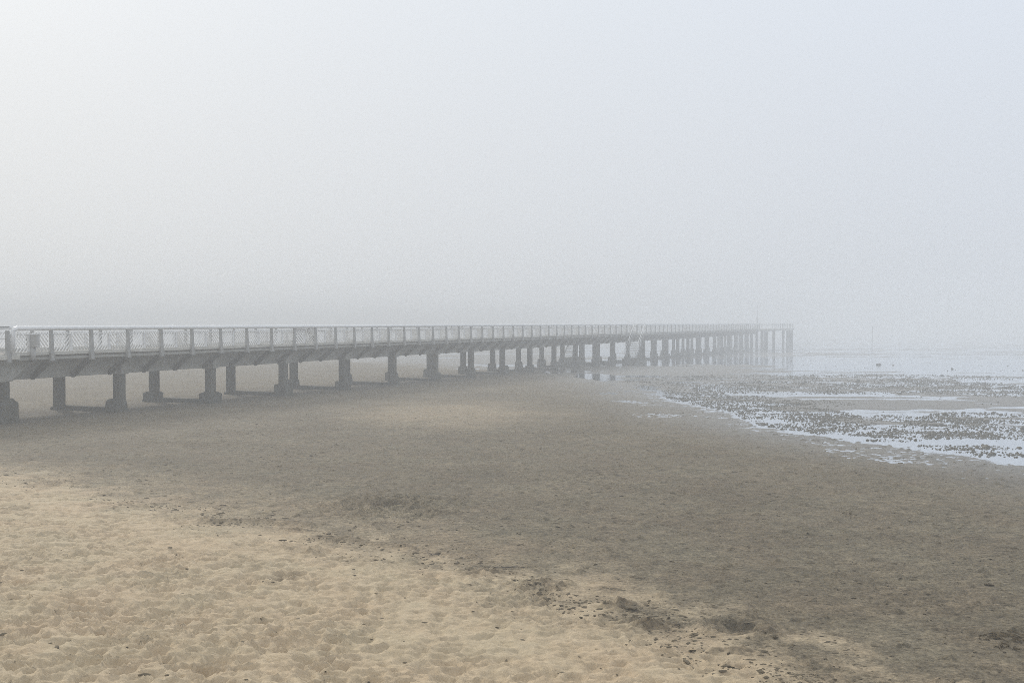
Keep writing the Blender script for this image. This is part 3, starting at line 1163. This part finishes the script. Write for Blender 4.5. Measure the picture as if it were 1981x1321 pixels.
def scatter(name, n, size, sig, flat, seed, material, label, fband, fdry, fwet):
    """crumbs strewn over the sand"""
    rng = np.random.default_rng(seed)
    y = 9 + 36 * rng.uniform(0, 1, n) ** 1.35
    x = rng.uniform(-.62, .62, n) * y
    m = n // 4                                # more along the upper edge of the wet sand
    t = rng.uniform(0, len(DRY) - 1.001, m)
    i = t.astype(int)
    f = (t - i)[:, None]
    b = DRY[i] * (1 - f) + DRY[i + 1] * f + rng.normal(0, .45, (m, 2))
    x, y = np.concatenate([x, b[:, 0]]), np.concatenate([y, b[:, 1]])
    s = dry_s(x, y) + fbm(x / 2.2, y / 2.2, 3, 4) * 1.5
    c = fbm(x / 1.2, y / 1.2, 141, 3)
    p = fdry + (fband - fdry) * ss(1.2, 0, np.abs(s - .1)) * ss(-.05, .25, c)
    p = np.where(s < -.5, np.maximum(p, fwet * (.35 + .65 * ss(-.2, .3, c))), p)
    k = (rng.uniform(0, 1, len(x)) < p) & (wet_s(x, y) < -.4) & (y > 8.5)
    x, y = x[k], y[k]
    z = terrain(x, y)[0]
    sh = [lump_mesh(1, 1, 1, 300 + q + seed, 1, .5) for q in range(7)]
    V, Fc, nb = [], [], 0
    for q in range(len(x)):
        vs, fs = sh[q % 7]
        sc = rng.lognormal(math.log(size), sig)
        a = rng.normal(0, .7)
        l = sc * rng.uniform(1, 2.8)
        ca, sa = math.cos(a), math.sin(a)
        for vx, vy, vz in vs:
            X, Y = vx * l, vy * sc
            V.append((x[q] + X * ca - Y * sa, y[q] + X * sa + Y * ca, z[q] + vz * sc * flat))
        Fc += [tuple(nb + i for i in f) for f in fs]
        nb += len(vs)
    mb = MB()
    mb.v, mb.f = V, Fc
    o = mb.build(name, material)
    tag(o, label, "debris", None, "stuff")
    print(name, len(x))


scatter("beach_debris", 5200, .0105, .5, .5, 9, M['scrap'], "countless dark crumbs of weed and bark strewn over the sand", .24, .025, .42)
scatter("sand_crumbs", 17000, .011, .45, .65, 19, M['crumb'], "countless small damp crumbs of sand and worm casts on the flat", .75, .05, .8)


# ------------------------------------------------------------------ haze
hb = MB().box(-1450, 1450, -60, 1470, -4.6, 8.6).build("haze", M['sand'])
hm = bpy.data.materials.new("haze_air")
hm.use_nodes = True
nt = hm.node_tree
for n in list(nt.nodes):
    if n.type != 'OUTPUT_MATERIAL':
        nt.nodes.remove(n)
out = [n for n in nt.nodes if n.type == 'OUTPUT_MATERIAL'][0]
pv = nt.nodes.new("ShaderNodeVolumePrincipled")
pv.inputs["Color"].default_value = (.805, .835, .872, 1)
pv.inputs["Density"].default_value = .0070
pv.inputs["Density Attribute"].default_value = ""
pv.inputs["Anisotropy"].default_value = .1
nt.links.new(pv.outputs[0], out.inputs["Volume"])
hb.data.materials.clear()
hb.data.materials.append(hm)
tag(hb, "pale sea fog over the whole beach and pier", "haze", None, "stuff")

# ------------------------------------------------------------------ sky and sun
SUN_EL, SUN_AZ = R(30), R(-32)      # behind the pier, a little left of the view
world = bpy.data.worlds.new("World")
scene.world = world
world.use_nodes = True
nt = world.node_tree
bg = nt.nodes["Background"]
sky = nt.nodes.new("ShaderNodeTexSky")
sky.sky_type = 'NISHITA'
sky.sun_disc = False
sky.sun_elevation = SUN_EL
sky.sun_rotation = SUN_AZ
sky.dust_density = 6
sky.air_density = 1.0
hs = nt.nodes.new("ShaderNodeHueSaturation")
hs.inputs["Saturation"].default_value = .35
hs.inputs["Value"].default_value = 1.0
nt.links.new(sky.outputs[0], hs.inputs["Color"])
tc = nt.nodes.new("ShaderNodeTexCoord")
sep = nt.nodes.new("ShaderNodeSeparateXYZ")
nt.links.new(tc.outputs["Generated"], sep.inputs[0])
ramp = nt.nodes.new("ShaderNodeValToRGB")
el = ramp.color_ramp.elements
el[0].position, el[0].color = 0.0, (.735, .75, .765, 1)
el[1].position, el[1].color = 1.0, (.95, .95, .94, 1)
for p, c in ((.06, (.745, .76, .775)), (.17, (.775, .792, .812)), (.30, (.81, .835, .865)), (.5, (.87, .89, .91))):
    e = el.new(p)
    e.color = (*c, 1)
nt.links.new(sep.outputs[2], ramp.inputs[0])
# warmer and lighter towards the veiled sun, cooler away from it
az = nt.nodes.new("ShaderNodeMapRange")
az.inputs["From Min"].default_value = -.55
az.inputs["From Max"].default_value = .5
nt.links.new(sep.outputs[0], az.inputs["Value"])
tint = nt.nodes.new("ShaderNodeMix")
tint.data_type = 'RGBA'
tint.inputs[6].default_value = (1.01, 1.008, .99, 1)
tint.inputs[7].default_value = (.915, .96, 1.03, 1)
nt.links.new(az.outputs[0], tint.inputs[0])
mul = nt.nodes.new("ShaderNodeMix")
mul.data_type = 'RGBA'
mul.blend_type = 'MULTIPLY'
mul.inputs[0].default_value = 1
nt.links.new(ramp.outputs[0], mul.inputs[6])
nt.links.new(tint.outputs[2], mul.inputs[7])
sc10 = nt.nodes.new("ShaderNodeVectorMath")
sc10.operation = 'SCALE'
sc10.inputs["Scale"].default_value = 10.0
nt.links.new(mul.outputs[2], sc10.inputs[0])
mx = nt.nodes.new("ShaderNodeMix")
mx.data_type = 'RGBA'
mx.inputs[0].default_value = .975
nt.links.new(hs.outputs[0], mx.inputs[6])
nt.links.new(sc10.outputs[0], mx.inputs[7])
nt.links.new(mx.outputs[2], bg.inputs["Color"])
bg.inputs["Strength"].default_value = .1

sd = bpy.data.lights.new("sun", 'SUN')
sd.energy = 2.0
sd.angle = R(10)
sd.color = (1.0, .955, .88)
so = bpy.data.objects.new("sun", sd)
COL.objects.link(so)
so.location = (-30, 60, 60)
# light travels from the sun towards the beach
so.rotation_euler = (R(90) - SUN_EL, 0, -SUN_AZ + math.pi)
so.rotation_euler = (-(R(90) - SUN_EL), 0, -SUN_AZ)

# ------------------------------------------------------------------ render look
scene.view_settings.view_transform = 'Standard'
scene.view_settings.look = 'None'
scene.view_settings.exposure = 0
scene.view_settings.gamma = 1
scene.cycles.max_bounces = 6
scene.cycles.diffuse_bounces = 3
scene.cycles.glossy_bounces = 3
scene.cycles.volume_bounces = 2
scene.cycles.filter_width = .85
scene.cycles.sample_clamp_indirect = 4
scene.cycles.use_denoising = False
